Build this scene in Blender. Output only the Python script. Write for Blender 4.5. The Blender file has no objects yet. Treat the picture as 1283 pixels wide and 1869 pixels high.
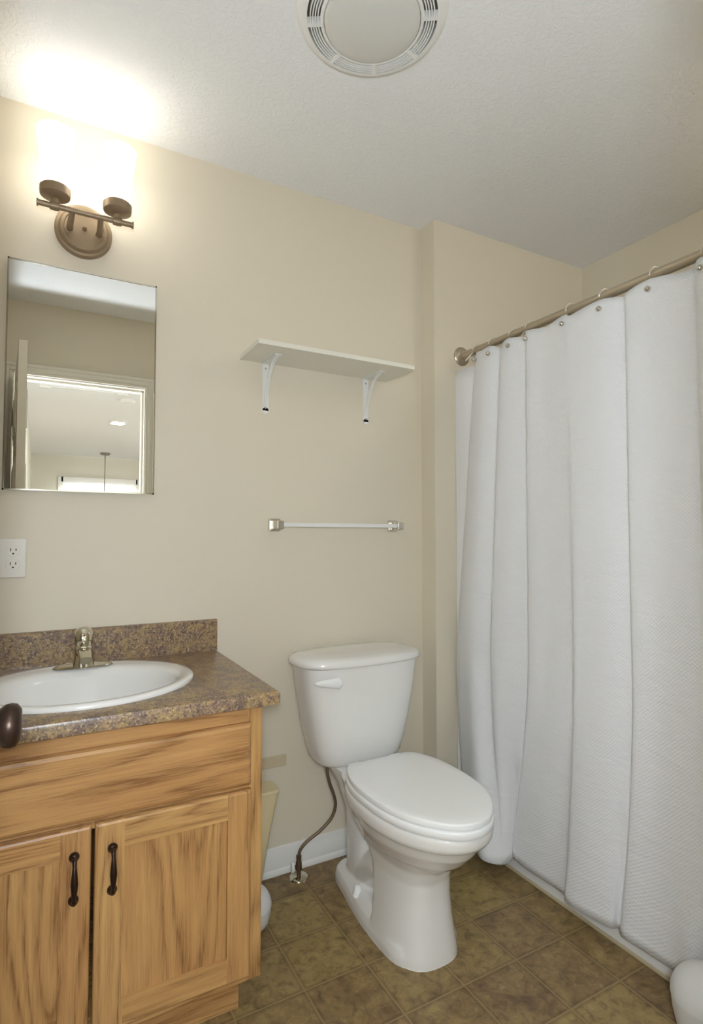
import bpy, bmesh, math, random
from mathutils import Vector, Matrix
random.seed(7)
S = bpy.context.scene
COL = S.collection
PI = math.pi

# ------------------------------------------------------------------ camera
F_PX, PITCH, YAW = 1030.5, 2.3555, 28.8236
cam_d = bpy.data.cameras.new('camera')
cam = bpy.data.objects.new('camera', cam_d); COL.objects.link(cam)
cam.location = (0.0, -1.8805, 1.1674)
cam.rotation_euler = (math.radians(90 + PITCH), 0, math.radians(-YAW))
cam_d.sensor_fit = 'HORIZONTAL'; cam_d.sensor_width = 36.0
cam_d.lens = 36.0 * F_PX / 1283.0
cam_d.clip_start = 0.02
S.camera = cam

# ------------------------------------------------------------------ world, exposure
S.view_settings.view_transform = 'Standard'
S.view_settings.look = 'None'
S.view_settings.gamma = 1.0
S.view_settings.use_curve_mapping = False
S.view_settings.exposure = 0.1
W = bpy.data.worlds.new('sky'); S.world = W; W.use_nodes = True
wn = W.node_tree.nodes; wl = W.node_tree.links
bg = wn['Background']
sky = wn.new('ShaderNodeTexSky'); sky.sky_type = 'NISHITA'
sky.sun_elevation = math.radians(40); sky.sun_rotation = math.radians(60); sky.sun_disc = False
wl.new(sky.outputs[0], bg.inputs[0]); bg.inputs[1].default_value = 0.35

# ------------------------------------------------------------------ lights
SHADE_GLOW = 4.0           # radiance of the two lit glass shades of the sconce
ALCOVE_FILL_GLOW = 28.0         # radiance of the added fill globe over the tub, out of view
HALL_FILL_GLOW = 240.0           # radiance of the added fill globe on the hall wall, out of view
def area(name, loc, rot, size, power, color=(1, 1, 1), size_y=None, shape='RECTANGLE', spread=180):
    d = bpy.data.lights.new(name, 'AREA'); d.energy = power; d.color = color
    d.shape = shape; d.size = size; d.spread = math.radians(spread)
    if size_y: d.size_y = size_y
    o = bpy.data.objects.new(name, d); COL.objects.link(o)
    o.location = loc; o.rotation_euler = rot
    return o
# the hall: unseen fill lamp added near the doorway, fill added on its right side
area('hall_fill_lamp_light', (0.05, -2.15, 2.418), (0, 0, 0), 0.22, 4, (0.93, 0.98, 1.0), shape='DISK')
area('downlight_light', (0.739, -4.97, 2.425), (0, 0, 0), 0.15, 10, (1.0, 0.96, 0.9), shape='DISK')
area('hall_side_fill', (3.26, -5.0, 1.25), (0, math.radians(90), 0), 1.7, 60, (0.93, 0.97, 1.0), size_y=2.6)  # added fill for the hall, standing in for unseen windows
area('glass_door_daylight', (0.83, -8.12, 1.0), (math.radians(90), 0, PI), 1.1, 30, (0.93, 0.97, 1.0), size_y=1.8)

# ------------------------------------------------------------------ helpers
def root_off(o):
    v = Vector((0, 0, 0))
    while o is not None:
        v += o.location; o = o.parent
    return v
def finish(bm, name, mat, parent=None, smooth=True, angle=35, bevel=0.0, seg=2):
    bmesh.ops.remove_doubles(bm, verts=bm.verts, dist=1e-6)
    bmesh.ops.recalc_face_normals(bm, faces=bm.faces)
    if parent is not None:
        bmesh.ops.translate(bm, verts=bm.verts, vec=-root_off(parent))
    me = bpy.data.meshes.new(name); bm.to_mesh(me); bm.free()
    if mat: me.materials.append(mat)
    if smooth:
        me.shade_smooth(); me.set_sharp_from_angle(angle=math.radians(angle))
    o = bpy.data.objects.new(name, me); COL.objects.link(o)
    if parent is not None: o.parent = parent
    if bevel:
        m = o.modifiers.new('bevel', 'BEVEL'); m.width = bevel; m.segments = seg
        m.limit_method = 'ANGLE'; m.angle_limit = math.radians(35)
        m.harden_normals = True
    return o
def tag(o, label, cat, group=None):
    o['label'] = label; o['category'] = cat
    if group: o['group'] = group
    return o
def thing(name, loc, label, cat, group=None):
    o = bpy.data.objects.new(name, None); COL.objects.link(o); o.location = loc
    o.empty_display_size = 0.05
    return tag(o, label, cat, group)
def struct(o): o['kind'] = 'structure'; return o
def box(bm, x0, x1, y0, y1, z0, z1, M=None):
    vs = [Vector((x, y, z)) for z in (z0, z1) for y in (y0, y1) for x in (x0, x1)]
    if M: vs = [M @ v for v in vs]
    v = [bm.verts.new(q) for q in vs]
    for f in ((0, 1, 3, 2), (4, 6, 7, 5), (0, 4, 5, 1), (2, 3, 7, 6), (0, 2, 6, 4), (1, 5, 7, 3)):
        bm.faces.new([v[i] for i in f])
def loft(bm, loops, cap0=True, cap1=True, closed=False):
    R = [[bm.verts.new(p) for p in L] for L in loops]
    n = len(R[0])
    prs = list(zip(R, R[1:])) + ([(R[-1], R[0])] if closed else [])
    for a, b in prs:
        for i in range(n):
            j = (i + 1) % n
            bm.faces.new((a[i], a[j], b[j], b[i]))
    if not closed:
        if cap0: bm.faces.new(R[0][::-1])
        if cap1: bm.faces.new(R[-1])
def basis(d):
    d = Vector(d).normalized()
    u = d.orthogonal().normalized(); return u, d.cross(u)
def lathe(bm, prof, origin, axis=(0, 0, 1), seg=40, cap0=True, cap1=True, closed=False):
    ax = Vector(axis).normalized(); u, v = basis(ax); o = Vector(origin)
    loops = []
    for r, h in prof:
        loops.append([o + ax * h + (u * math.cos(2 * PI * i / seg) + v * math.sin(2 * PI * i / seg)) * max(r, 1e-5) for i in range(seg)])
    loft(bm, loops, cap0, cap1, closed)
def cat_pts(P, n=8):
    P = [Vector(p) for p in P]; out = []
    for i in range(len(P) - 1):
        p0 = P[max(i - 1, 0)]; p1 = P[i]; p2 = P[i + 1]; p3 = P[min(i + 2, len(P) - 1)]
        for k in range(n):
            t = k / n
            out.append(0.5 * ((2 * p1) + (p2 - p0) * t + (2 * p0 - 5 * p1 + 4 * p2 - p3) * t * t + (3 * p1 - p0 - 3 * p2 + p3) * t ** 3))
    out.append(P[-1]); return out
def tube(bm, pts, rad, seg=14, smooth=8):
    if smooth > 1: P = cat_pts(pts, smooth)
    else: P = [Vector(p) for p in pts]
    if callable(rad): R = [rad(i / (len(P) - 1)) for i in range(len(P))]
    else: R = [rad] * len(P)
    loops = []; u = None
    for i, p in enumerate(P):
        d = (P[min(i + 1, len(P) - 1)] - P[max(i - 1, 0)]).normalized()
        if u is None: u, _ = basis(d)
        u = (u - d * u.dot(d)).normalized(); v = d.cross(u)
        loops.append([p + (u * math.cos(2 * PI * k / seg) + v * math.sin(2 * PI * k / seg)) * R[i] for k in range(seg)])
    loft(bm, loops)
def superell(cx, cy, a, b, z, n=48, e=2.0):
    L = []
    for i in range(n):
        t = 2 * PI * i / n; c, s = math.cos(t), math.sin(t)
        L.append(Vector((cx + a * math.copysign(abs(c) ** (2 / e), c), cy + b * math.copysign(abs(s) ** (2 / e), s), z)))
    return L
def B(): return bmesh.new()

# ------------------------------------------------------------------ materials
def mat(name, color, rough=0.5, metal=0.0, spec=0.5, **kw):
    m = bpy.data.materials.new(name); m.use_nodes = True
    p = m.node_tree.nodes['Principled BSDF']
    p.inputs['Base Color'].default_value = (*color, 1); p.inputs['Roughness'].default_value = rough
    p.inputs['Metallic'].default_value = metal; p.inputs['Specular IOR Level'].default_value = spec
    for k, v in kw.items(): p.inputs[k.replace('_', ' ')].default_value = v
    return m
def srgb(r, g, b):
    f = lambda c: (c / 255 / 12.92) if c / 255 <= 0.04045 else ((c / 255 + 0.055) / 1.055) ** 2.4
    return (f(r), f(g), f(b))
class N:
    def __init__(s, m): s.t = m.node_tree; s.n = s.t.nodes; s.l = s.t.links; s.p = s.n['Principled BSDF']
    def new(s, typ, **props):
        o = s.n.new(typ)
        for k, v in props.items(): setattr(o, k, v)
        return o
    def link(s, a, b): s.l.new(a, b)
    def math(s, op, a, b=None, c=None):
        o = s.new('ShaderNodeMath', operation=op)
        for i, q in enumerate((a, b, c)):
            if q is None: continue
            if isinstance(q, (int, float)): o.inputs[i].default_value = q
            else: s.link(q, o.inputs[i])
        return o.outputs[0]
    def noise(s, vec, scale, detail=4, rough=0.55, dist=0.0):
        o = s.new('ShaderNodeTexNoise'); o.inputs['Scale'].default_value = scale
        o.inputs['Detail'].default_value = detail; o.inputs['Roughness'].default_value = rough
        o.inputs['Distortion'].default_value = dist
        if vec is not None: s.link(vec, o.inputs['Vector'])
        return o.outputs['Fac']
    def ramp(s, fac, stops, interp='LINEAR'):
        o = s.new('ShaderNodeValToRGB'); o.color_ramp.interpolation = interp
        e = o.color_ramp.elements
        while len(e) < len(stops): e.new(0.5)
        for k, (pos, c) in enumerate(stops): e[k].position = pos; e[k].color = (*c, 1) if len(c) == 3 else c
        s.link(fac, o.inputs[0]); return o.outputs[0]
    def mix(s, fac, a, b, blend='MIX'):
        o = s.new('ShaderNodeMix', data_type='RGBA', blend_type=blend)
        for k, q in ((0, fac), (6, a), (7, b)):
            if isinstance(q, (int, float)): o.inputs[k].default_value = q
            elif isinstance(q, tuple): o.inputs[k].default_value = (*q, 1)
            else: s.link(q, o.inputs[k])
        return o.outputs[2]
    def bump(s, h, strength, dist):
        o = s.new('ShaderNodeBump'); o.inputs['Strength'].default_value = strength
        o.inputs['Distance'].default_value = dist; s.link(h, o.inputs['Height']); s.link(o.outputs[0], s.p.inputs['Normal'])
    def obj(s): return s.new('ShaderNodeTexCoord').outputs['Object']
    def pos(s): return s.new('ShaderNodeNewGeometry').outputs['Position']
    def mapping(s, vec, loc=(0, 0, 0), scale=(1, 1, 1)):
        o = s.new('ShaderNodeMapping'); o.inputs['Scale'].default_value = scale; o.inputs['Location'].default_value = loc
        s.link(vec, o.inputs['Vector']); return o.outputs[0]

# wall paint: warm beige eggshell with a faint roller texture
M_WALL = mat('beige_paint', srgb(225, 215, 194), 0.55, spec=0.3)
n = N(M_WALL); n.bump(n.noise(n.pos(), 220, 3), 0.06, 0.002)
M_HALLWALL = mat('hall_paint', srgb(226, 222, 208), 0.6, spec=0.3)
# ceiling: white, stippled stomp texture
M_CEIL = mat('white_stomp_texture', srgb(243, 243, 241), 0.85, spec=0.2)
n = N(M_CEIL); P_ = n.pos()
a_ = n.noise(P_, 42, 5, 0.6, 1.6); b_ = n.noise(P_, 130, 3)
h_ = n.math('ADD', n.ramp(a_, [(0.44, (0, 0, 0)), (0.60, (1, 1, 1))]), n.math('MULTIPLY', b_, 0.35))
n.bump(h_, 0.30, 0.005)
M_TRIM = mat('white_trim_paint', srgb(232, 230, 224), 0.35)
M_DOOR = mat('white_door_paint', srgb(234, 228, 214), 0.4)
M_WHITE = mat('white_enamel', srgb(236, 235, 230), 0.3)
M_PORC = mat('porcelain', srgb(236, 234, 229), 0.12, spec=0.6, Coat_Weight=0.4, Coat_Roughness=0.05)
M_SEAT = mat('seat_plastic', srgb(244, 244, 242), 0.28)
M_SHELF = mat('shelf_white_melamine', srgb(232, 228, 214), 0.4)
M_PLASTIC = mat('white_plastic', srgb(231, 230, 224), 0.35)
M_LID = mat('round_white_plastic', srgb(222, 221, 219), 0.35)
M_PLATEIV = mat('outlet_plastic', srgb(228, 222, 210), 0.4)
M_SLOT = mat('dark_slot', srgb(60, 52, 44), 0.7)
M_SLOTG = mat('grille_gap', srgb(84, 76, 68), 0.8)
M_BRONZE = mat('dark_bronze', srgb(60, 46, 38), 0.36, 0.75)
M_SCONCE = mat('brushed_bronze', srgb(152, 132, 106), 0.45, 0.45)
M_NICKEL = mat('brushed_nickel', srgb(186, 174, 152), 0.36, 0.7)
M_CHROME = mat('chrome', srgb(206, 200, 184), 0.08, 1.0)
M_RING = mat('ring_nickel', srgb(216, 210, 198), 0.3, 0.55)
M_SCREW = mat('screw_head', srgb(178, 172, 160), 0.45, 0.2)
M_SATIN = mat('satin_chrome', srgb(214, 210, 198), 0.28, 0.9)
M_STUD = mat('polished_stud', srgb(215, 212, 205), 0.12, 1.0)
M_STEEL = mat('braided_steel', srgb(128, 112, 92), 0.45, 0.6)
n = N(M_STEEL); v_ = n.new('ShaderNodeTexVoronoi'); v_.inputs['Scale'].default_value = 420; n.link(n.pos(), v_.inputs['Vector'])
n.bump(v_.outputs['Distance'], 0.5, 0.001)
M_VALVE = mat('valve_metal', srgb(120, 100, 80), 0.3, 0.8)
M_MIRROR = mat('mirror_silver', (0.93, 0.93, 0.90), 0.0, 1.0)
M_BIN = mat('cream_bin_plastic', srgb(222, 206, 164), 0.45)
M_PLATEB = mat('beige_plate', srgb(205, 190, 158), 0.45)
M_RED = mat('red_dot', srgb(120, 30, 40), 0.4)
M_DRAIN = mat('drain_chrome', srgb(180, 176, 165), 0.2, 1.0)
M_TUB = mat('tub_acrylic', srgb(230, 228, 224), 0.2)
M_LINER = mat('liner_vinyl', srgb(234, 234, 233), 0.45)
N(M_LINER).p.inputs['Subsurface Weight'].default_value = 0.0
M_PEND = mat('pendant_metal', srgb(150, 144, 136), 0.4, 0.7)

def glow(name, color, strength):
    m = bpy.data.materials.new(name); m.use_nodes = True
    p = m.node_tree.nodes['Principled BSDF']
    p.inputs['Base Color'].default_value = (0.9, 0.9, 0.88, 1); p.inputs['Roughness'].default_value = 0.4
    p.inputs['Emission Color'].default_value = (*color, 1); p.inputs['Emission Strength'].default_value = strength
    return m
M_SHADE = glow('lit_frosted_glass', (1.0, 0.965, 0.89), SHADE_GLOW)
M_DOWN = glow('lit_downlight_lens', (1.0, 0.97, 0.9), 6.0)
M_PANE = mat('window_glass', (1, 1, 1), 0.02, 0, 0.5, Transmission_Weight=1.0, IOR=1.02)

# shower curtain: white waffle weave
M_CURT = mat('white_waffle_cloth', srgb(231, 231, 231), 0.9, spec=0.15, Sheen_Weight=0.15)
n = N(M_CURT); uv = n.new('ShaderNodeUVMap').outputs[0]
sx = n.new('ShaderNodeSeparateXYZ'); n.link(uv, sx.inputs[0])
wx = n.math('SINE', n.math('MULTIPLY', sx.outputs[0], 2 * PI / 0.0105)); wy = n.math('SINE', n.math('MULTIPLY', sx.outputs[1], 2 * PI / 0.0105))
waf = n.math('MULTIPLY', wx, wy)
crease = n.noise(n.mapping(uv, scale=(3.0, 7.0, 1)), 2.2, 5, 0.6, 0.5)
seam = n.math('MULTIPLY', n.math('LESS_THAN', n.math('ABSOLUTE', n.math('SUBTRACT', sx.outputs[1], -0.062)), 0.0022), -1.3)
seam2 = n.math('MULTIPLY', n.math('LESS_THAN', n.math('ABSOLUTE', n.math('SUBTRACT', sx.outputs[1], -1.765)), 0.0022), -1.3)
hh = n.math('ADD', n.math('ADD', n.math('MULTIPLY', waf, 0.35), n.math('MULTIPLY', crease, 5.0)), n.math('ADD', seam, seam2))
n.bump(hh, 0.42, 0.0028)

# floor: stone-look vinyl squares with embossed joints
T, TX, TY = 0.1842, 0.8015, -0.6945
M_FLOOR = mat('stone_vinyl', srgb(120, 100, 66), 0.42, spec=0.35)
n = N(M_FLOOR); P_ = n.pos(); sp = n.new('ShaderNodeSeparateXYZ'); n.link(P_, sp.inputs[0])
wob = n.math('MULTIPLY', n.math('SUBTRACT', n.noise(P_, 45, 3), 0.5), 0.0035)
def cell(c, o):
    q = n.math('DIVIDE', n.math('ADD', n.math('SUBTRACT', c, o), wob), T)
    fr = n.math('FRACT', q); fl = n.math('FLOOR', q)
    d = n.math('MULTIPLY', n.math('MINIMUM', fr, n.math('SUBTRACT', 1.0, fr)), T)
    return fl, d
fx, dx = cell(sp.outputs[0], TX); fy, dy = cell(sp.outputs[1], TY)
d_ = n.math('MINIMUM', dx, dy)
cid = n.new('ShaderNodeCombineXYZ'); n.link(fx, cid.inputs[0]); n.link(fy, cid.inputs[1])
wno = n.new('ShaderNodeTexWhiteNoise', noise_dimensions='3D'); n.link(cid.outputs[0], wno.inputs['Vector'])
off = n.new('ShaderNodeVectorMath', operation='MULTIPLY_ADD'); n.link(wno.outputs['Color'], off.inputs[0]); off.inputs[1].default_value = (9, 9, 9); n.link(P_, off.inputs[2])
tone = n.ramp(wno.outputs['Value'], [(0.0, srgb(112, 88, 64)), (0.35, srgb(128, 104, 70)), (0.7, srgb(142, 120, 78)), (1.0, srgb(150, 130, 80))])
pat = n.noise(off.outputs[0], 11, 7, 0.62, 1.1)
pat2 = n.noise(off.outputs[0], 34, 6, 0.65, 0.6)
c1 = n.mix(n.ramp(pat, [(0.38, (0, 0, 0)), (0.62, (1, 1, 1))]), tone, srgb(166, 142, 94), 'MIX')
c1 = n.mix(0.62, tone, c1)
c1 = n.mix(n.math('MULTIPLY', n.ramp(pat2, [(0.30, (1, 1, 1)), (0.52, (0, 0, 0))]), 0.78), c1, srgb(88, 68, 46))
c1 = n.mix(n.math('MULTIPLY', n.ramp(pat2, [(0.58, (0, 0, 0)), (0.75, (1, 1, 1))]), 0.6), c1, srgb(188, 168, 112))
edge = n.math('MULTIPLY', n.ramp(d_, [(0.0, (1, 1, 1)), (0.0045, (1, 1, 1)), (0.011, (0, 0, 0))]), 0.45)
c1 = n.mix(edge, c1, srgb(84, 66, 42))
gr = n.ramp(d_, [(0.0, (1, 1, 1)), (0.0010, (1, 1, 1)), (0.0021, (0, 0, 0))])
c1 = n.mix(n.math('MULTIPLY', gr, 0.8), c1, srgb(164, 140, 96))
n.link(c1, n.p.inputs['Base Color'])
hgt = n.math('ADD', n.ramp(d_, [(0.0, (0.3, 0.3, 0.3)), (0.006, (1, 1, 1))]), n.math('MULTIPLY', pat2, 0.8))
n.bump(hgt, 0.35, 0.0018)

# oak: long grain along one axis
def oak(name, axis, fig=1.0, run=0.085):
    m = mat(name, srgb(186, 142, 90), 0.38, spec=0.4)
    n = N(m); P = n.obj()
    rnd = n.new('ShaderNodeObjectInfo').outputs['Random']
    ofs = n.new('ShaderNodeCombineXYZ'); n.link(n.math('MULTIPLY', rnd, 7.3), ofs.inputs[0]); n.link(n.math('MULTIPLY', rnd, 5.1), ofs.inputs[1]); n.link(n.math('MULTIPLY', rnd, 9.7), ofs.inputs[2])
    ad = n.new('ShaderNodeVectorMath', operation='ADD'); n.link(P, ad.inputs[0]); n.link(ofs.outputs[0], ad.inputs[1])
    long_ = lambda s, l: tuple(l if k == axis else s for k in range(3))
    fieldv = n.mapping(ad.outputs[0], scale=long_(1.0, run))
    field = n.noise(fieldv, 5.5, 2, 0.4, 0.15)
    jit = n.noise(n.mapping(ad.outputs[0], scale=long_(1.0, 0.10)), 70, 3, 0.6)
    rings = n.math('FRACT', n.math('ADD', n.math('MULTIPLY', field, 24.0 * fig), n.math('MULTIPLY', jit, 0.55)))
    line = n.ramp(rings, [(0.0, (0.75, 0.75, 0.75)), (0.14, (0.30, 0.30, 0.30)), (0.45, (0.05, 0.05, 0.05)), (0.80, (0.40, 0.40, 0.40)), (1.0, (0.75, 0.75, 0.75))])
    pores = n.noise(n.mapping(ad.outputs[0], scale=long_(1.0, 0.035)), 330, 3, 0.65)
    pr = n.ramp(pores, [(0.40, (1, 1, 1)), (0.56, (0, 0, 0))])
    streak = n.noise(n.mapping(ad.outputs[0], scale=long_(1.0, 0.03)), 60, 4, 0.6)
    wide = n.noise(n.mapping(ad.outputs[0], scale=long_(1.0, 0.25)), 7, 3)
    base = n.mix(wide, srgb(196, 152, 94), srgb(214, 174, 116))
    base = n.mix(n.math('MULTIPLY', n.ramp(streak, [(0.40, (1, 1, 1)), (0.62, (0, 0, 0))]), 0.35), base, srgb(164, 116, 68))
    base = n.mix(n.math('MULTIPLY', rnd, 0.30), base, srgb(184, 128, 80))
    k = n.math('MULTIPLY', line, n.math('ADD', 0.54, n.math('MULTIPLY', pr, 0.45)))
    k = n.math('ADD', k, n.math('MULTIPLY', pr, 0.10))
    col = n.mix(k, base, srgb(112, 70, 38))
    n.link(col, n.p.inputs['Base Color'])
    n.bump(n.math('SUBTRACT', 1.0, pr), 0.12, 0.0008)
    return m
M_OAKV = oak('oak_upright_grain', 2)
M_OAKH = oak('oak_level_grain', 0)
M_OAKP = oak('oak_panel_grain', 2, 0.72, 0.13)
# laminate worktop: brown, purple and gold mottled stone print
M_LAM = mat('mottled_laminate', srgb(130, 108, 90), 0.3, spec=0.5)
n = N(M_LAM); P_ = n.pos()
l1 = n.noise(P_, 30, 6, 0.68, 0.5); l2 = n.noise(P_, 120, 5, 0.72, 0.3); l3 = n.noise(n.mapping(P_, (3, 1, 2)), 190, 4, 0.7)
c = n.ramp(l1, [(0.32, srgb(108, 88, 76)), (0.46, srgb(136, 112, 92)), (0.58, srgb(168, 140, 94)), (0.72, srgb(134, 112, 96))])
c = n.mix(n.math('MULTIPLY', n.ramp(l2, [(0.40, (1, 1, 1)), (0.52, (0, 0, 0))]), 0.80), c, srgb(76, 60, 60))
c = n.mix(n.math('MULTIPLY', n.ramp(l3, [(0.54, (0, 0, 0)), (0.64, (1, 1, 1))]), 0.75), c, srgb(206, 184, 150))
n.link(c, n.p.inputs['Base Color'])

# ------------------------------------------------------------------ room shell
H = 2.44
XL, XR = -0.305, 2.243           # bathroom side walls
YF = -1.66                       # inner face of the doorway wall
YF2 = -1.775                     # its hall face
DX0, DX1, DZ = -0.14, 0.525, 2.03  # doorway
XA, YA = 1.363, -0.090           # corner of the thicker wall at the end of the tub
HY = -8.22; HX0, HX1 = -0.15, 3.35

b = B(); box(b, XL - .1, HX1 + .1, HY - .1, 0.1, -0.08, 0.0); struct(finish(b, 'floor', M_FLOOR, smooth=False))
b = B(); box(b, XL - .1, HX1 + .1, HY - .1, 0.1, H, H + 0.08); struct(finish(b, 'ceiling', M_CEIL, smooth=False))
b = B(); box(b, XL - .1, XA, 0, 0.1, 0, H); struct(finish(b, 'wall_back', M_WALL, smooth=False))
b = B(); box(b, XA, XR + .1, YA, 0.1, 0, H); struct(finish(b, 'wall_alcove', M_WALL, smooth=False))
b = B(); box(b, XR, XR + .1, YF, YA, 0, H); struct(finish(b, 'wall_right', M_WALL, smooth=False))
b = B(); box(b, XL - .1, XL, YF, 0, 0, H); struct(finish(b, 'wall_left', M_WALL, smooth=False))
b = B()
box(b, XL - .1, DX0 - .02, YF2, YF, 0, H); box(b, DX1 + .02, HX1, YF2, YF, 0, H); box(b, DX0 - .02, DX1 + .02, YF2, YF, DZ + .02, H)
struct(finish(b, 'wall_front', M_WALL, smooth=False))
b = B(); box(b, HX0 - .1, HX0, HY, YF2, 0, H); struct(finish(b, 'wall_hall_left', M_HALLWALL, smooth=False))
b = B(); box(b, HX1, HX1 + .1, HY, YF2, 0, H); struct(finish(b, 'wall_hall_right', M_HALLWALL, smooth=False))
WX0, WX1, WZ = 0.27, 1.415, 2.04
b = B(); box(b, HX0 - .1, WX0, HY - .1, HY, 0, H); box(b, WX1, HX1 + .1, HY - .1, HY, 0, H); box(b, WX0, WX1, HY - .1, HY, WZ, H)
struct(finish(b, 'wall_hall_far', M_HALLWALL, smooth=False))

# baseboard with shoe moulding along the back wall
def extrude_x(bm, prof, x0, x1, n=12):
    loft(bm, [[Vector((x0 + (x1 - x0) * k / n, y, z)) for y, z in prof] for k in range(n + 1)])
bbp = [(0, 0), (-.019, 0), (-.019, .008), (-.0165, .016), (-.0125, .0195), (-.0125, .066), (-.0085, .071), (-.0085, .078), (-.005, .086), (0, .088)]
b = B(); extrude_x(b, bbp, 0.487, XA); struct(finish(b, 'baseboard_back', M_TRIM, angle=40))

# doorway: jamb and casing
b = B()
box(b, DX0 - .02, DX0, YF2, YF, 0, DZ); box(b, DX1, DX1 + .02, YF2, YF, 0, DZ); box(b, DX0 - .02, DX1 + .02, YF2, YF, DZ, DZ + .02)
box(b, DX0, DX0 + .011, YF2 + .03, YF - .038, 0, DZ); box(b, DX1 - .011, DX1, YF2 + .03, YF - .038, 0, DZ); box(b, DX0, DX1, YF2 + .03, YF - .038, DZ - .011, DZ)
struct(finish(b, 'trim_1', M_DOOR, smooth=False, bevel=.0015))
b = B()
for (o, w, t) in ((.006, .057, .010), (.022, .041, .015), (.046, .017, .019)):
    box(b, DX0 - o - w, DX0 - o, YF, YF + t, 0, DZ + o + w); box(b, DX1 + o, DX1 + o + w, YF, YF + t, 0, DZ + o + w)
    box(b, DX0 - o, DX1 + o, YF, YF + t, DZ + o, DZ + o + w)
struct(finish(b, 'trim_2', M_DOOR, smooth=False, bevel=.003))

# the bathroom door, swung open into the room
door = bpy.data.objects.new('door_1', None); COL.objects.link(door)
door.location = (DX0 + .003, YF + .004, 0.0); door['kind'] = 'structure'
ang = math.radians(90 - 3.2)
MR = Matrix.Translation(door.location) @ Matrix.Rotation(ang, 4, 'Z')
DL, DT = 0.655, 0.035
b = B()
box(b, 0, DL, -DT, 0, .012, DZ - .004, MR)
for face in (-DT, 0.0):
    for (px0, px1) in ((.10, .30), (.36, .56)):
        for (pz0, pz1) in ((.22, .80), (.98, 1.52), (1.63, 1.86)):
            s = -1 if face < -0.01 else 1
            box(b, px0, px1, face - .001, face + s * .004, pz0, pz1, MR)
            box(b, px0 + .025, px1 - .025, face, face + s * .008, pz0 + .025, pz1 - .025, MR)
finish(b, 'door_leaf', M_DOOR, door, smooth=False, bevel=.002)
for hz in (0.25, 1.05, 1.795):
    b = B()
    box(b, DX0 - .001, DX0 + .003, YF - .036, YF - .003, hz - .045, hz + .045)
    lathe(b, [(.006, -.046), (.006, .046)], (DX0 + .002, YF + .004, hz), (0, 0, 1), 14)
    finish(b, 'hinge', M_BRONZE, door)
def door_pt(u, v, z): return MR @ Vector((u, v, z))
ax = (MR.to_3x3() @ Vector((0, -1, 0)))
for sgn, v0 in ((1, -DT), (-1, 0.0)):
    b = B()
    lathe(b, [(.0, 0), (.031, 0), (.031, .003), (.027, .007), (.013, .009), (.0115, .018), (.014, .024), (.021, .029), (.0255, .036), (.0265, .042), (.0250, .048), (.019, .0525), (.0, .0535)],
          door_pt(DL - .060, v0, 0.935), ax * sgn, 40)
    k = finish(b, 'door_knob', M_BRONZE, door, angle=50); k['label'] = 'dark bronze round door knob'

# ------------------------------------------------------------------ hall seen in the mirror, and added fill fixtures out of view
win = bpy.data.objects.new('window_1', None); COL.objects.link(win); win.location = (0.84, HY, 0); win['kind'] = 'structure'
b = B()
for x0, x1, z0, z1 in ((WX0 - .045, WX0 + .03, 0, WZ + .06), (WX1 - .03, WX1 + .045, 0, WZ + .06), (WX0, WX1, WZ - .025, WZ + .06)):
    box(b, x0, x1, HY - .05, HY + .02, z0, z1)
finish(b, 'window_casing', M_TRIM, win, smooth=False, bevel=.003)
for x0, x1 in ((WX0 + .035, .785), (.880, WX1 - .045)):
    b = B()
    for q in ((x0 - .03, x0, .02, WZ - .03), (x1, x1 + .03, .02, WZ - .03), (x0, x1, 1.985, WZ - .03), (x0, x1, .02, .25)):
        box(b, q[0], q[1], HY - .045, HY - .005, q[2], q[3])
    xm = (x0 + x1) / 2
    box(b, xm - .009, xm + .009, HY - .035, HY - .012, .25, 1.985)
    for zm in (.68, 1.115, 1.55): box(b, x0, x1, HY - .035, HY - .012, zm - .009, zm + .009)
    fr = finish(b, 'sash', M_TRIM, win, smooth=False)
    b = B(); box(b, x0, x1, HY - .026, HY - .022, .25, 1.985); finish(b, 'pane', M_PANE, fr, smooth=False)
b = B(); box(b, .785, .880, HY - .048, HY, 0, WZ - .02); finish(b, 'mullion', M_TRIM, win, smooth=False, bevel=.002)
# added window frame on the right wall, unseen, paired with the fill light
win2 = bpy.data.objects.new('added_window', None); COL.objects.link(win2); win2.location = (HX1, -5.0, 0); win2['kind'] = 'structure'
b = B()
for y0, y1, z0, z1 in ((-6.40, -6.32, .32, 2.18), (-3.68, -3.60, .32, 2.18), (-6.40, -3.60, 2.10, 2.18), (-6.40, -3.60, .32, .40), (-5.03, -4.97, .40, 2.10)):
    box(b, HX1 - .03, HX1, y0, y1, z0, z1)
finish(b, 'window_casing', M_TRIM, win2, smooth=False, bevel=.003)

t = thing('hall_downlight', (0.739, -4.97, H), 'lit round downlight in the hall ceiling reflected in the mirror', 'ceiling light')
b = B(); lathe(b, [(.070, 0), (.098, 0), (.096, -.006), (.075, -.010), (.070, -.004)], t.location, seg=40, closed=True); finish(b, 'trim_ring', M_WHITE, t)
b = B(); lathe(b, [(.070, -.001), (.070, -.005), (.05, -.008), (.0, -.009)], t.location, seg=40); finish(b, 'lens', M_DOWN, t)
t = thing('pendant_lamp', (0.853, -7.62, H), 'hanging pendant with grey canopy and thin stem, reflected low in the mirror', 'pendant light')
b = B(); lathe(b, [(.0, 0), (.072, 0), (.072, -.022), (.060, -.034), (.012, -.036), (.0, -.036)], t.location, seg=36); finish(b, 'canopy', M_PEND, t)
b = B(); lathe(b, [(.007, -.03), (.007, -.98)], t.location, seg=12); finish(b, 'stem', M_PEND, t)
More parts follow.
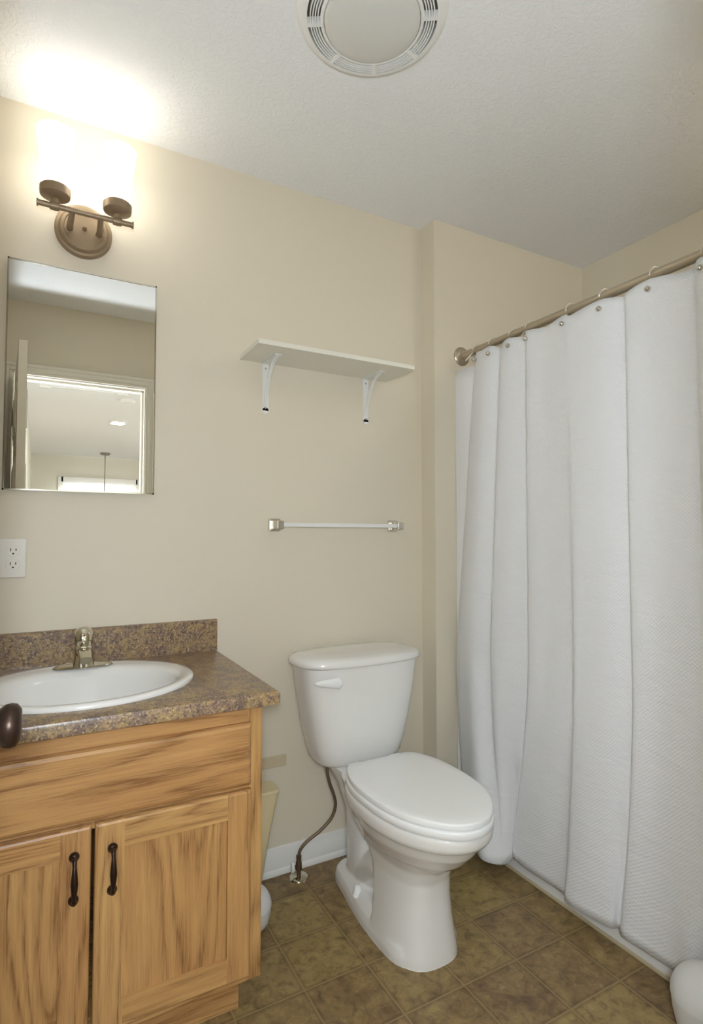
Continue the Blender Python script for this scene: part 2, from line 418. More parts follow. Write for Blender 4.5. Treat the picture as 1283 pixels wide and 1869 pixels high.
b = B(); lathe(b, [(.02, -.94), (.03, -.98), (.09, -1.06), (.15, -1.18), (.147, -1.18), (.085, -1.06), (.02, -.985)], t.location, seg=36, cap0=True, cap1=True); finish(b, 'lamp_shade', M_WHITE, t)
t = thing('ceiling_bar', (0.31, -3.47, H), 'white bar with square end blocks on the hall ceiling, reflected in the mirror', 'ceiling fixture')
MB = Matrix.Translation((0.31, -3.47, 0)) @ Matrix.Rotation(math.radians(2), 4, 'Z')
b = B(); box(b, -.27, .27, -.022, .022, H - .034, H, MB); finish(b, 'bar', M_TRIM, t, smooth=False, bevel=.004)
for s in (-1, 1):
    b = B(); box(b, s * .30 - .045, s * .30 + .045, -.035, .035, H - .048, H, MB); finish(b, 'end_block', M_TRIM, t, smooth=False, bevel=.008)
t = thing('smoke_detector', (0.70, -3.80, H), 'round white smoke detector on the hall ceiling, reflected in the mirror', 'smoke detector')
b = B(); lathe(b, [(.0, 0), (.066, 0), (.066, -.012), (.058, -.03), (.03, -.036), (.0, -.036)], t.location, seg=36); finish(b, 'housing', M_WHITE, t)
t = thing('hall_fill_lamp', (0.05, -2.15, H), 'added flush round hall fill lamp behind the camera', 'ceiling light')  # fixture added around the hall fill light, unseen
b = B(); lathe(b, [(.0, 0), (.14, 0), (.14, -.020), (.13, -.024), (.125, -.014), (.0, -.014)], t.location, seg=40); finish(b, 'housing', M_WHITE, t)

t = thing('hall_fill_globe', (HX0, -2.04, 1.27), 'added fill globe on the hall wall beside the doorway', 'wall lamp')  # added globe that throws fill through the doorway, out of view
b = B(); lathe(b, [(.0, 0), (.05, 0), (.05, .010), (.045, .014), (.012, .016), (.011, .030), (.0, .030)], t.location, (1, 0, 0), 32); finish(b, 'backplate', M_SCONCE, t)
b = B(); bmesh.ops.create_uvsphere(b, u_segments=32, v_segments=20, radius=.078)
bmesh.ops.translate(b, verts=b.verts, vec=Vector((HX0 + .108, -2.04, 1.27))); finish(b, 'fill_globe', glow('hall_fill_glass', (0.86, 0.95, 1.06), HALL_FILL_GLOW), t)

t = thing('tub_fill_lamp', (1.90, -1.36, H), 'added flush fill globe on the ceiling over the bathtub', 'ceiling light')  # added globe to lift the alcove and upper walls, out of view
b = B(); lathe(b, [(.0, 0), (.085, 0), (.085, -.012), (.075, -.020), (.0, -.020)], t.location, seg=36); finish(b, 'base', M_WHITE, t)
b = B(); lathe(b, [(.0, -.0185)] + [(.068 * math.sin(a), -.070 + .058 * math.cos(a)) for a in [math.radians(q) for q in range(28, 180, 8)]] + [(.0, -.128)], t.location, seg=36)
finish(b, 'fill_globe', glow('tub_fill_glass', (1.0, 0.98, 0.93), ALCOVE_FILL_GLOW), t, angle=60)

# ------------------------------------------------------------------ exhaust fan in the ceiling
FX, FY = 0.683, -0.744
fan = thing('exhaust_fan', (FX, FY, H), 'round white exhaust fan with a domed lens on the textured ceiling', 'ceiling fan vent')
fo = Vector((FX, FY, H))
b = B(); lathe(b, [(.0, 0), (.160, 0), (.160, -.006), (.0, -.006)], fo, seg=64); finish(b, 'housing', M_SLOTG, fan)
b = B()
lathe(b, [(.1835, 0), (.1835, -.006), (.176, -.015), (.162, -.0215), (.1585, -.0215), (.1585, -.004), (.17, 0)], fo, seg=96, closed=True)
lathe(b, [(.1185, -.004), (.1185, -.026), (.1225, -.027), (.1265, -.024), (.1265, -.004)], fo, seg=96, closed=True)
for r in (.1322, .1384, .1446, .1508):
    lathe(b, [(r - .0015, -.012), (r - .0015, -.0235), (r + .0015, -.0235), (r + .0015, -.012)], fo, seg=96, closed=True)
sp0 = math.atan2(-0.597 - FY, 0.776 - FX)
for k in range(8):
    Mk = Matrix.Translation(fo) @ Matrix.Rotation(sp0 + k * PI / 4, 4, 'Z')
    box(b, .1255, .1600, -.0052, .0052, -.0238, -.006, Mk)
finish(b, 'grille', M_WHITE, fan, angle=30)
b = B(); lathe(b, [(.0, -.004), (.1175, -.004), (.1175, -.025)] + [(.1165 * math.cos(a * PI / 24), -.026 - .018 * math.sin(a * PI / 24)) for a in range(1, 12)] + [(.0, -.044)], fo, seg=72)
finish(b, 'lens', mat('lens_plastic', srgb(216, 214, 207), 0.35), fan)

# ------------------------------------------------------------------ sconce over the mirror
SX, SZ, SY = 0.0985, 2.092, -0.12
sc = thing('wall_sconce', (SX, 0, SZ), 'bronze two-light wall sconce with glowing white glass shades above the mirror', 'wall lamp')
b = B(); lathe(b, [(.0, 0), (.080, 0), (.080, .012), (.077, .017), (.070, .0185), (.068, .024), (.064, .028), (.056, .0285), (.054, .025), (.0, .027)], (SX - .001, 0, SZ), (0, -1, 0), 56)
finish(b, 'backplate', M_SCONCE, sc)
b = B(); lathe(b, [(.0, 0), (.0065, 0), (.0065, .006), (.003, .016), (.0, .018)], (SX, -.026, SZ), (0, -1, 0), 16); finish(b, 'finial', M_SCONCE, sc)
b = B(); tube(b, [(SX - .125, SY, SZ), (SX + .125, SY, SZ)], .0078, 18, 2)
for s in (-1, 1):
    lathe(b, [(.0, .1225), (.0105, .1225), (.0105, .1265), (.0, .1275)], (SX, SY, SZ), (s, 0, 0), 18)
    lathe(b, [(.0, .068), (.011, .070), (.0125, .082), (.011, .094), (.0, .096)], (SX, SY, SZ), (s, 0, 0), 18)
finish(b, 'crossbar', M_SCONCE, sc)
for s in (-1, 1):
    b = B(); tube(b, [(SX + s * .040, -.02, SZ - .006), (SX + s * .040, -.06, SZ - .008), (SX + s * .038, -.10, SZ - .004), (SX + s * .036, SY, SZ)], lambda t: .0095 - .002 * t, 16, 8)
    finish(b, 'arm', M_SCONCE, sc)
for s in (-1, 1):
    c0 = Vector((SX + s * .0815, SY, SZ))
    b = B(); lathe(b, [(.0, .006), (.009, .008), (.010, .020), (.030, .024), (.0385, .029), (.0395, .036), (.0395, .050), (.036, .054), (.0, .054)], c0, seg=40)
    cup = finish(b, 'socket_cup', M_SCONCE, sc)
    b = B()
    prof = [(.0335, .054), (.0365, .062), (.0385, .08), (.0395, .10), (.0420, .14), (.0465, .18), (.0505, .205), (.0515, .212)]
    inner = [(r - .003, h) for r, h in prof[::-1]]
    lathe(b, prof + inner, c0, seg=48, closed=True)
    finish(b, 'glass_shade', M_SHADE, sc)['label'] = 'lit frosted white glass shade'

# ------------------------------------------------------------------ mirror cabinet
mc = thing('medicine_cabinet', (0.1065, 0, 1.297), 'frameless mirrored medicine cabinet on the wall above the sink', 'mirror')
mx0, mx1, mz0, mz1 = -0.098, 0.311, 1.296, 1.964
b = B(); box(b, mx0 + .006, mx1 - .006, -.0155, 0, mz0 + .006, mz1 - .006); finish(b, 'cabinet_box', M_WHITE, mc, smooth=False)
b = B(); box(b, mx0 + .0035, mx1 - .0035, -.0205, -.0155, mz0 + .0035, mz1 - .0035); finish(b, 'mirror_glass', M_MIRROR, mc, smooth=False)
b = B()
w_ = .0042
for q in ((mx0, mx1, mz0, mz0 + w_), (mx0, mx1, mz1 - w_, mz1), (mx0, mx0 + w_, mz0, mz1), (mx1 - w_, mx1, mz0, mz1)):
    box(b, q[0], q[1], -.0225, -.004, q[2], q[3])
finish(b, 'edge_trim', M_CHROME, mc, smooth=False)

# ------------------------------------------------------------------ outlet
ot = thing('electrical_outlet', (-.067, 0, 1.103), 'white duplex electrical outlet on the beige wall left of the faucet', 'outlet')
b = B(); box(b, -.102, -.0345, -.006, 0, 1.046, 1.159); finish(b, 'cover_plate', M_PLATEIV, ot, smooth=False, bevel=.003)
for z in (1.1225, 1.0835):
    b = B(); loft(b, [[Vector((p.x, y, p.y)) for p in [Vector((-.067 + .0175 * max(-1, min(1, 1.12 * math.cos(i * PI / 20))), z + .0165 * math.sin(i * PI / 20) * 0.95)) for i in range(40)]] for y in (-.005, -.0075)])
    r = finish(b, 'receptacle', M_PLATEIV, ot, angle=30, bevel=.0008)
    b = B(); box(b, -.0745, -.0725, -.0079, -.007, z - .001, z + .008); box(b, -.0615, -.0590, -.0079, -.007, z + .000, z + .007)
    lathe(b, [(.0, .007), (.0026, .007), (.0026, .0079), (.0, .0079)], (-.067, 0, z - .0075), (0, -1, 0), 14)
    finish(b, 'slot', M_SLOT, r, smooth=False)
b = B(); lathe(b, [(.0, .005), (.003, .005), (.003, .0072), (.0, .0075)], (-.067, 0, 1.103), (0, -1, 0), 14); finish(b, 'screw', M_PLATEIV, ot)

# ------------------------------------------------------------------ shelf
sh = thing('wall_shelf', (0.893, 0, 1.775), 'white wooden wall shelf on two white brackets above the towel bar', 'shelf')
b = B(); box(b, .592, 1.193, -.195, 0, 1.7755, 1.7915); finish(b, 'board', M_SHELF, sh, smooth=False, bevel=.0015)
for x in (.687, 1.097):
    b = B()
    box(b, x - .0115, x + .0115, -.0025, 0, 1.607, 1.7755); box(b, x - .0115, x + .0115, -.125, 0, 1.7725, 1.7755)
    lathe(b, [(.0, 0), (.0115, 0), (.0115, .0025), (.0, .0025)], (x, 0, 1.607), (0, -1, 0), 20)
    arc = [(-.002, 1.622), (-.010, 1.66), (-.026, 1.70), (-.055, 1.742), (-.085, 1.763), (-.116, 1.773)]
    arc = [(p.x, p.y) for p in cat_pts([Vector((a, z, 0)) for a, z in arc], 5)]
    def strip(w, th):
        loops = []
        for i, (y, z) in enumerate(arc):
            y2, z2 = arc[min(i + 1, len(arc) - 1)]; y1, z1 = arc[max(i - 1, 0)]
            d = Vector((0, y2 - y1, z2 - z1)).normalized(); nn = Vector((0, -d.z, d.y))
            p = Vector((x, y, z))
            loops.append([p + Vector((w, 0, 0)) - nn * th, p + Vector((w, 0, 0)) + nn * th, p + Vector((-w, 0, 0)) + nn * th, p + Vector((-w, 0, 0)) - nn * th])
        loft(b, loops)
    strip(.006, .0018); strip(.0015, .006)
    br = finish(b, 'bracket', M_WHITE, sh, angle=30)
    for z in (1.757, 1.616):
        b = B(); lathe(b, [(.0, .0025), (.0036, .0025), (.003, .0042), (.0, .0046)], (x, 0, z), (0, -1, 0), 14); finish(b, 'screw', M_SCREW, br)

# ------------------------------------------------------------------ towel bar
tb = thing('towel_bar', (0.96, 0, 1.203), 'square white towel bar with small chrome end posts under the shelf', 'towel bar')
b = B(); box(b, .725, 1.214, -.058, -.043, 1.196, 1.211); finish(b, 'bar', M_WHITE, tb, smooth=False, bevel=.002)
for x in (.722, 1.217):
    b = B(); box(b, x - .021, x + .021, -.010, 0, 1.181, 1.226); box(b, x - .013, x + .013, -.040, -.008, 1.188, 1.219); box(b, x - .0125, x + .0125, -.066, -.038, 1.190, 1.217)
    finish(b, 'end_post', M_SATIN, tb, smooth=False, bevel=.0025)

# ------------------------------------------------------------------ vanity
VX0, VX1 = -.268, .484
VC = .109
van = thing('vanity_cabinet', (VC, -.28, 0), 'honey oak vanity cabinet with two doors below the sink', 'cabinet')
b = B(); 
for q in ((VX0 + .001, VX0 + .017, -.5285, -.004, .112, .7570), (VX1 - .017, VX1 - .001, -.5285, -.004, .112, .7570), (VX0 + .017, VX1 - .017, -.5285, -.004, .112, .128), (VX0 + .017, VX1 - .017, -.010, -.004, .128, .7570),
          (VX0 + .01, VX0 + .03, -.47, -.004, 0, .112), (VX1 - .054, VX1 - .034, -.47, -.004, 0, .112)): box(b, *q)
finish(b, 'carcass', M_OAKV, van, smooth=False, bevel=.001)
b = B(); box(b, VX0 + .008, VX1 - .032, -.478, -.470, 0, .112); finish(b, 'toe_kick', M_OAKH, van, smooth=False)
FYF, FYB = -.5485, -.5285
for x0, x1 in ((VX0, VX0 + .038), (VX1 - .036, VX1)):
    b = B(); box(b, x0, x1, FYF, FYB, .112, .7570); finish(b, 'frame_stile', M_OAKV, van, smooth=False, bevel=.0015)
for z0, z1 in ((.717, .7570), (.548, .585), (.112, .148)):
    b = B(); box(b, VX0 + .038, VX1 - .036, FYF, FYB, z0, z1); finish(b, 'frame_rail', M_OAKH, van, smooth=False)
# false drawer front with a routed edge
def routed(bm, x0, x1, z0, z1, y0, y1, r):
    L = []
    for ins, y in ((0, y0), (0, y1 + r), (r * .35, y1 + r * .35), (r, y1)):
        L.append([Vector((x0 + ins, y, z0 + ins)), Vector((x1 - ins, y, z0 + ins)), Vector((x1 - ins, y, z1 - ins)), Vector((x0 + ins, y, z1 - ins))])
    loft(bm, L)
DYF = -.5675
b = B(); routed(b, VC - .343, .453, .571, .7185, FYF, DYF, .010); finish(b, 'drawer_front', M_OAKH, van, smooth=False)
def handle(parent, x, z):
    b = B()
    zt, zb = z + .043, z - .043
    for zz in (zt, zb):
        lathe(b, [(.0, 0), (.0098, 0), (.0102, .003), (.0088, .006), (.0058, .011), (.0048, .016), (.0, .017)], (x, DYF, zz), (0, -1, 0), 20)
    y = DYF
    def rad(t):
        a = abs(t - .5) * 2
        if a > .86: return .0052 + (a - .86) * .018
        if a > .5: return .0038 + (a - .5) / .36 * .0014
        return .0072 - a / .5 * .0034
    tube(b, [(x, y - .008, zt), (x, y - .017, zt - .004), (x, y - .023, zt - .020), (x, y - .025, z), (x, y - .023, zb + .020), (x, y - .017, zb + .004), (x, y - .008, zb)], rad, 16, 8)
    finish(b, 'handle', M_BRONZE, parent, angle=50)['label'] = 'dark bronze spindle pull'
def cab_door(x0, x1, hx):
    z0, z1, sw = .131, .563, .058
    b = B(); box(b, x0 + sw - .006, x1 - sw + .006, DYF + .009, FYF, z0 + sw - .006, z1 - sw + .006)
    d = finish(b, 'cabinet_door', M_OAKP, van, smooth=False)
    for a0, a1 in ((x0, x0 + sw), (x1 - sw, x1)):
        b = B()
        L = []
        left = a0 == x0
        for ins, y in ((0, FYF), (0, DYF + .006), (.002, DYF + .002), (.006, DYF)):
            xa = a0 + (ins if left else 0); xb = a1 - (0 if left else ins)
            L.append([Vector((xa, y, z0 + ins)), Vector((xb, y, z0 + ins)), Vector((xb, y, z1 - ins)), Vector((xa, y, z1 - ins))])
        loft(b, L); finish(b, 'stile', M_OAKV, d, smooth=False)
    for top in (0, 1):
        b = B(); L = []
        c0, c1 = (z1 - sw, z1) if top else (z0, z0 + sw)
        for ins, y in ((0, FYF), (0, DYF + .006), (.002, DYF + .002), (.006, DYF)):
            za = c0 + (0 if top else ins); zb = c1 - (ins if top else 0)
            L.append([Vector((x0 + sw, y, za)), Vector((x1 - sw, y, za)), Vector((x1 - sw, y, zb)), Vector((x0 + sw, y, zb))])
        loft(b, L); finish(b, 'rail', M_OAKH, d, smooth=False)
    handle(d, hx, .4655)
cab_door(VC - .343, VC - .0035, .0735)
cab_door(VC + .0035, .453, .1465)
b = B(); box(b, VX1, VX1 + .003, -.33, -.31, .655, .695); box(b, VX1, VX1 + .016, -.323, -.317, .66, .69); finish(b, 'hook', M_BRONZE, van, smooth=False, bevel=.001)['label'] = 'small dark metal hook on the cabinet side'

# worktop with the sink opening
CX0, CX1, CY0, CY1, CZ = -.302, .518, -.580, 0.0, .7895
SKX, SKY, SKA, SKB = .109, -.293, .262, .226
angs = sorted(set([2 * PI * i / 96 for i in range(96)] + [math.atan2(y - SKY, x - SKX) % (2 * PI) for x in (CX0, CX1) for y in (CY0, CY1)]))
def rect_loop(ins, z):
    L = []
    for t in angs:
        dx, dy = math.cos(t), math.sin(t)
        ks = []
        if dx > 1e-9: ks.append((CX1 - SKX) / dx)
        if dx < -1e-9: ks.append((CX0 - SKX) / dx)
        if dy > 1e-9: ks.append((CY1 - SKY) / dy)
        if dy < -1e-9: ks.append((CY0 - SKY) / dy)
        k = min(ks); x, y = SKX + dx * k, SKY + dy * k
        L.append(Vector((min(max(x, CX0 + ins), CX1 - ins), max(y, CY0 + ins), z)))
    return L
def ell_loop(f, z): return [Vector((SKX + SKA * f * math.cos(t), SKY + SKB * f * math.sin(t), z)) for t in angs]
ctr = thing('countertop', (VC, -.28, .757), 'brown mottled laminate countertop with raised backsplash on the oak vanity', 'countertop')
b = B()
loft(b, [ell_loop(.93, CZ), rect_loop(.007, CZ), rect_loop(.002, CZ - .002), rect_loop(0, CZ - .007), rect_loop(0, .7585), rect_loop(.003, .7575), ell_loop(.93, .7575)], closed=True)
finish(b, 'slab', M_LAM, ctr, angle=30)
b = B()
bsp = [(0, CZ), (-.020, CZ), (-.020, .884), (-.018, .888), (-.014, .8895), (0, .8895)]
extrude_x(b, bsp, CX0, CX1, 1); finish(b, 'backsplash', M_LAM, ctr, smooth=False)

# sink
sk = thing('sink', (SKX, SKY, CZ), 'white oval drop-in sink set in the brown countertop', 'sink')
b = B()
def el(f, z, dy=0, fy=None):
    fy = f if fy is None else fy
    return [Vector((SKX + SKA * f * math.cos(2 * PI * i / 96), SKY + dy + SKB * fy * math.sin(2 * PI * i / 96), z)) for i in range(96)]
loops = [el(.90, .755), el(.92, .7897), el(1.0, .7897), el(1.004, .793), el(.995, .799), el(.975, .8015), el(.93, .801), el(.88, .799, -.006, .85), el(.84, .796, -.016, .79), el(.82, .790, -.020, .765),
         el(.80, .775, -.022, .74), el(.75, .735, -.022, .69), el(.66, .69, -.02, .60), el(.50, .658, -.018, .45), el(.28, .642, -.015, .25), el(.10, .638, -.012, .115)]
loft(b, loops, cap0=False, cap1=True); finish(b, 'basin', M_PORC, sk, angle=60)
b = B(); lathe(b, [(.0, 0), (.022, 0), (.022, .003), (.016, .004), (.015, .001), (.0, .001)], (SKX, SKY - .012, .6385), seg=28); finish(b, 'drain', M_DRAIN, sk)

# faucet
FCX, FCY, FCZ = .112, -.118, .8005
fa = thing('faucet', (FCX, FCY, FCZ), 'chrome single-handle faucet on the back of the white sink', 'faucet')
b = B()
loops = []
for k in range(25):
    u = -1 + 2 * k / 24; hw = .026 * (1 - abs(u) ** 6) ** .5 * (1 - .35 * abs(u)) + .0006
    hh = .010 * (1 - abs(u) ** 4) ** .5 * (1 + .6 * (1 - abs(u)) ** 2) + .0006
    x = FCX + u * .0765
    loops.append([Vector((x, FCY + hw * c, FCZ + hh * max(s, 0) ** .8 if s > 0 else FCZ)) for c, s in [(math.cos(q * PI / 8), math.sin(q * PI / 8)) for q in range(9)]] + [Vector((x, FCY - hw, FCZ)) for _ in range(0)])
loft(b, loops); finish(b, 'base', M_CHROME, fa, angle=60)
b = B()
# body tapering upwards with a short spout towards the bowl
loft(b, [superell(FCX, FCY - o, a, bb, FCZ + z, 32, 3.0) for z, a, bb, o in ((.004, .029, .030, .004), (.014, .0265, .028, .003), (.030, .0245, .026, .001), (.046, .0235, .0245, 0), (.056, .0225, .0235, 0), (.060, .020, .021, 0))])
sp = []
for k in range(11):
    u = k / 10; y = FCY - .012 - u * .095; z = FCZ + .040 + .010 * math.sin(u * PI * .8) - .010 * u * u
    w = .0205 - .006 * u; hgt = .0135 - .004 * u
    sp.append([Vector((FCX + w * math.copysign(abs(math.cos(q)) ** .7, math.cos(q)), y, z + hgt * math.copysign(abs(math.sin(q)) ** .7, math.sin(q)))) for q in [2 * PI * i / 24 for i in range(24)]])
loft(b, sp); finish(b, 'spout', M_CHROME, fa, angle=50)
b = B()
loft(b, [superell(FCX, FCY + o, a, bb, FCZ + z, 32, 2.6) for z, a, bb, o in ((.060, .021, .022, 0), (.066, .0240, .0245, 0), (.080, .0245, .025, .001), (.094, .0235, .024, .003), (.103, .019, .0195, .005), (.108, .011, .0115, .006))])
hd = finish(b, 'handle', M_CHROME, fa, angle=60)
b = B(); lathe(b, [(.0, 0), (.0034, 0), (.0030, .0012), (.0, .0016)], (FCX, FCY - .0228, FCZ + .090), (0, -1, .1), 14); finish(b, 'index_dot', M_RED, hd)

# ------------------------------------------------------------------ toilet
TX0 = .9735
toi = thing('toilet', (TX0, -.38, 0), 'white two-piece toilet with closed lid on the tile floor', 'toilet')
def outline(prof, grow=0.0, n=72, v0=None):
    """closed loop from a half profile of (distance from wall, half width)"""
    P = cat_pts([Vector((v, w, 0)) for v, w in prof], 8)
    L = [Vector((p.y, p.x)) for p in P]
    full = L + [Vector((-q.x, q.y)) for q in L[::-1]]
    out = [full[0]]
    for q in full[1:]:
        if (q - out[-1]).length > 1e-5: out.append(q)
    cen = Vector((0, .52))
    # resample evenly
    tot = [0.0]
    cl = out + [out[0]]
    for i in range(1, len(cl)): tot.append(tot[-1] + (cl[i] - cl[i - 1]).length)
    res = []; j = 0
    for k in range(n):
        s = tot[-1] * k / n
        while tot[j + 1] < s: j += 1
        u = (s - tot[j]) / max(tot[j + 1] - tot[j], 1e-9); res.append(cl[j].lerp(cl[j + 1], u))
    if grow:
        g = []
        for k in range(n):
            d = (res[(k + 1) % n] - res[k - 1]).normalized(); nn = Vector((d.y, -d.x))
            if nn.dot(res[k] - cen) < 0: nn = -nn
            g.append(res[k] + nn * grow)
        res = g
    return res
def tl(L, z): return [Vector((TX0 + p.x, -p.y, z)) for p in L]
lidp = [(.297, .0), (.297, .060), (.299, .100), (.308, .122), (.330, .136), (.360, .149), (.405, .161), (.455, .1655), (.510, .1655), (.575, .160), (.630, .146), (.675, .126), (.715, .098), (.745, .068), (.765, .036), (.772, .0)]
b = B(); loft(b, [tl(outline(lidp, g), z) for g, z in ((-.003, .4345), (0, .4355), (.0005, .4470), (-.0012, .4495), (-.0045, .4508), (-.03, .4512))]); finish(b, 'lid', M_SEAT, toi, angle=50)
b = B(); loft(b, [tl(outline(lidp, g), z) for g, z in ((-.006, .4110), (.002, .4120), (.0040, .416), (.0040, .428), (.0015, .4315), (-.008, .4325))]); finish(b, 'seat', M_SEAT, toi, angle=50)
for s in (-1, 1):
    b = B(); box(b, TX0 + s * .078 - .022, TX0 + s * .078 + .022, -.300, -.262, .408, .438)
    finish(b, 'lid_hinge', M_SEAT, toi, bevel=.007, seg=3)
# bowl and pedestal: shaped volumes merged into one porcelain skin
b = B()
def egg(vb, vf, hw, z, e=2.0, n=56, vc=None):
    vc = vb + (vf - vb) * .46 if vc is None else vc
    L = []
    for i in range(n):
        t = 2 * PI * i / n; c, s = math.cos(t), math.sin(t)
        ee = e if c > 0 else e + .6
        a = (vf - vc) if c > 0 else (vc - vb)
        L.append(Vector((TX0 + hw * math.copysign(abs(s) ** (2 / ee), s), -(vc + a * math.copysign(abs(c) ** (2 / ee), c)), z)))
    return L
# rim and bowl
loft(b, [egg(.30, .60, .07, .235), egg(.285, .640, .100, .262), egg(.275, .685, .130, .295), egg(.27, .718, .149, .330), egg(.268, .734, .157, .358), egg(.266, .740, .160, .366), egg(.262, .757, .170, .369), egg(.258, .765, .1735, .380), egg(.256, .767, .1735, .400), egg(.258, .763, .170, .4095)])
# front skirt of the pedestal, open behind
def ushape(vf, hw, vback, z, n=40):
    L = []
    for i in range(n + 1):
        t = -PI / 2 + PI * i / n
        L.append(Vector((TX0 + hw * math.copysign(abs(math.sin(t)) ** .72, math.sin(t)), -(vf - .16 + .16 * abs(math.cos(t)) ** .85), z)))
    L.append(Vector((TX0 + hw, -vback, z))); L.append(Vector((TX0 - hw, -vback, z)))
    return L
loft(b, [ushape(.617, .1125, .42, -.02), ushape(.616, .112, .42, .012), ushape(.610, .107, .42, .05), ushape(.603, .101, .42, .10), ushape(.598, .097, .42, .16), ushape(.600, .096, .41, .21), ushape(.615, .100, .39, .25), ushape(.640, .110, .37, .28)])
# foot plate
footp = [(.105, .0), (.107, .045), (.125, .072), (.17, .083), (.213, .089), (.28, .100), (.372, .111), (.463, .1115), (.52, .1115), (.56, .10), (.58, .07), (.585, .0)]
loft(b, [tl(outline(footp, g), z) for g, z in ((0, -.02), (.0, .022), (-.006, .042), (-.020, .058), (-.034, .066))])
# trapway bulge and rear column
tube(b, [(TX0, -.50, .10), (TX0, -.44, .125), (TX0, -.37, .135), (TX0, -.30, .105), (TX0, -.25, .06)], lambda t: .072 - .012 * abs(t - .4), 28, 6)
loft(b, [superell(TX0, -.225, .064, .072, .02, 40, 2.6), superell(TX0, -.225, .064, .072, .16, 40, 2.6), superell(TX0, -.225, .068, .072, .26, 40, 2.6), superell(TX0, -.205, .086, .095, .34, 40, 2.8), superell(TX0, -.165, .104, .140, .385, 40, 3.2), superell(TX0, -.160, .108, .145, .4035, 40, 3.4)])
loft(b, [superell(TX0, -.33, .055, .10, .20, 32), superell(TX0, -.33, .075, .12, .28, 32), superell(TX0, -.32, .12, .13, .36, 32), superell(TX0, -.31, .13, .13, .404, 32)])
raw = finish(b, 'bowl_raw', M_PORC, toi)
m = raw.modifiers.new('skin', 'REMESH'); m.mode = 'VOXEL'; m.voxel_size = .0042; m.use_smooth_shade = True
m = raw.modifiers.new('soft', 'SMOOTH'); m.factor = .5; m.iterations = 6
dg = bpy.context.evaluated_depsgraph_get(); dg.update()
me = bpy.data.meshes.new_from_object(raw.evaluated_get(dg))
me.name = 'bowl'
for v in me.vertices:
    if v.co.z < 0: v.co.z = 0.0
old = raw.data; bpy.data.objects.remove(raw); bpy.data.meshes.remove(old)
me.shade_smooth()
bowl = bpy.data.objects.new('bowl', me); COL.objects.link(bowl); bowl.parent = toi
# tank
def tk(v0, v1, hw, z, e=3.6): return superell(TX0, -(v0 + v1) / 2, hw, (v1 - v0) / 2, z, 64, e)
b = B()
loft(b, [tk(.085, .190, .110, .400), tk(.070, .207, .136, .4025), tk(.060, .216, .150, .409), tk(.053, .223, .160, .421), tk(.045, .230, .171, .46), tk(.037, .240, .190, .54), tk(.031, .248, .207, .63), tk(.028, .254, .221, .735)])
finish(b, 'tank', M_PORC, toi, angle=50)
b = B()
loft(b, [tk(.020, .262, .229, .7365, 3.0), tk(.014, .268, .235, .7385, 3.0), tk(.012, .270, .237, .745, 3.0), tk(.014, .268, .235, .756, 3.0), tk(.022, .260, .227, .764, 3.0), tk(.040, .240, .208, .7685, 3.0), tk(.09, .19, .15, .771, 3.0)])
finish(b, 'tank_lid', M_PORC, toi, angle=60)
b = B()
hx, hy, hz = .838, -.2515, .694
lathe(b, [(.0, -.004), (.017, -.004), (.017, .004), (.014, .009), (.0, .010)], (hx, hy, hz), (0, -1, 0), 24)
lv = []
for k in range(13):
    u = k / 12; x = hx + .014 - u * .098; w = (.0155 * (1 - u) ** .8 + .0045) * (0.55 if k == 0 else 1); w = w if k < 12 else .001
    th = .0075 * (1 - u) + .0025
    cy = hy - .012 - .012 * u; cz = hz + .0005 + .012 * u
    lv.append([Vector((x, cy + th * math.sin(q), cz + w * math.cos(q))) for q in [2 * PI * i / 16 for i in range(16)]])
loft(b, lv); finish(b, 'flush_lever', M_SEAT, toi, angle=60)
for s in (-1, 1):
    b = B(); lathe(b, [(.0, 0), (.0165, 0), (.016, .006), (.0125, .010), (.0115, .024), (.008, .031), (.0, .033)], (TX0 + s * .086, -.305, .046), seg=24); finish(b, 'bolt_cap', M_SEAT, toi, angle=50)

# water supply
ws = thing('water_supply_line', (.795, -.062, 0), 'braided steel water supply hose with shut-off valve beside the toilet', 'pipe')
b = B(); tube(b, [(.870, -.125, .385), (.873, -.125, .355), (.886, -.118, .315), (.906, -.108, .27), (.917, -.098, .228), (.905, -.09, .185), (.866, -.082, .148), (.822, -.072, .119), (.799, -.065, .092), (.795, -.062, .066)], .0056, 14, 8)
finish(b, 'hose', M_STEEL, ws, angle=60)
b = B(); lathe(b, [(.0, 0), (.014, 0), (.015, .014), (.011, .016), (.0, .016)], (.870, -.125, .383), (0, 0, 1), 10); finish(b, 'coupling_nut', M_VALVE, ws)
b = B(); lathe(b, [(.0, 0), (.0075, 0), (.0075, .022), (.0105, .024), (.0105, .048), (.0085, .052), (.0090, .056), (.0090, .070), (.0, .071)], (.795, -.062, .004), seg=20)
lathe(b, [(.0, 0), (.0065, 0), (.0065, .020), (.0, .020)], (.795, -.062, .038), (-1, 0, 0), 14)
finish(b, 'valve_body', M_VALVE, ws)
b = B(); lathe(b, [(.0, 0), (.033, 0), (.031, .004), (.018, .009), (.009, .011), (.0, .011)], (.795, -.062, .0005), seg=36); finish(b, 'escutcheon', M_CHROME, ws)
b = B(); loft(b, [superell(0, 0, .008, .018, 0, 20), superell(0, 0, .009, .020, .004, 20), superell(0, 0, .008, .018, .009, 20)])
bmesh.ops.transform(b, verts=b.verts, matrix=Matrix.Translation((.777, -.062, .040)) @ Matrix.Rotation(-PI / 2, 4, 'Y') @ Matrix.Rotation(PI / 2, 4, 'Z'))
finish(b, 'valve_handle', M_PLASTIC, ws, angle=50)

# beige plate on the wall, bin and round containers
b = B(); box(b, .665, .7715, -.007, 0, .362, .4015); tag(finish(b, 'wall_plate', M_PLATEB, smooth=False, bevel=.003), 'small blank beige wall plate between the vanity and the toilet', 'wall plate').location = (0, 0, 0)

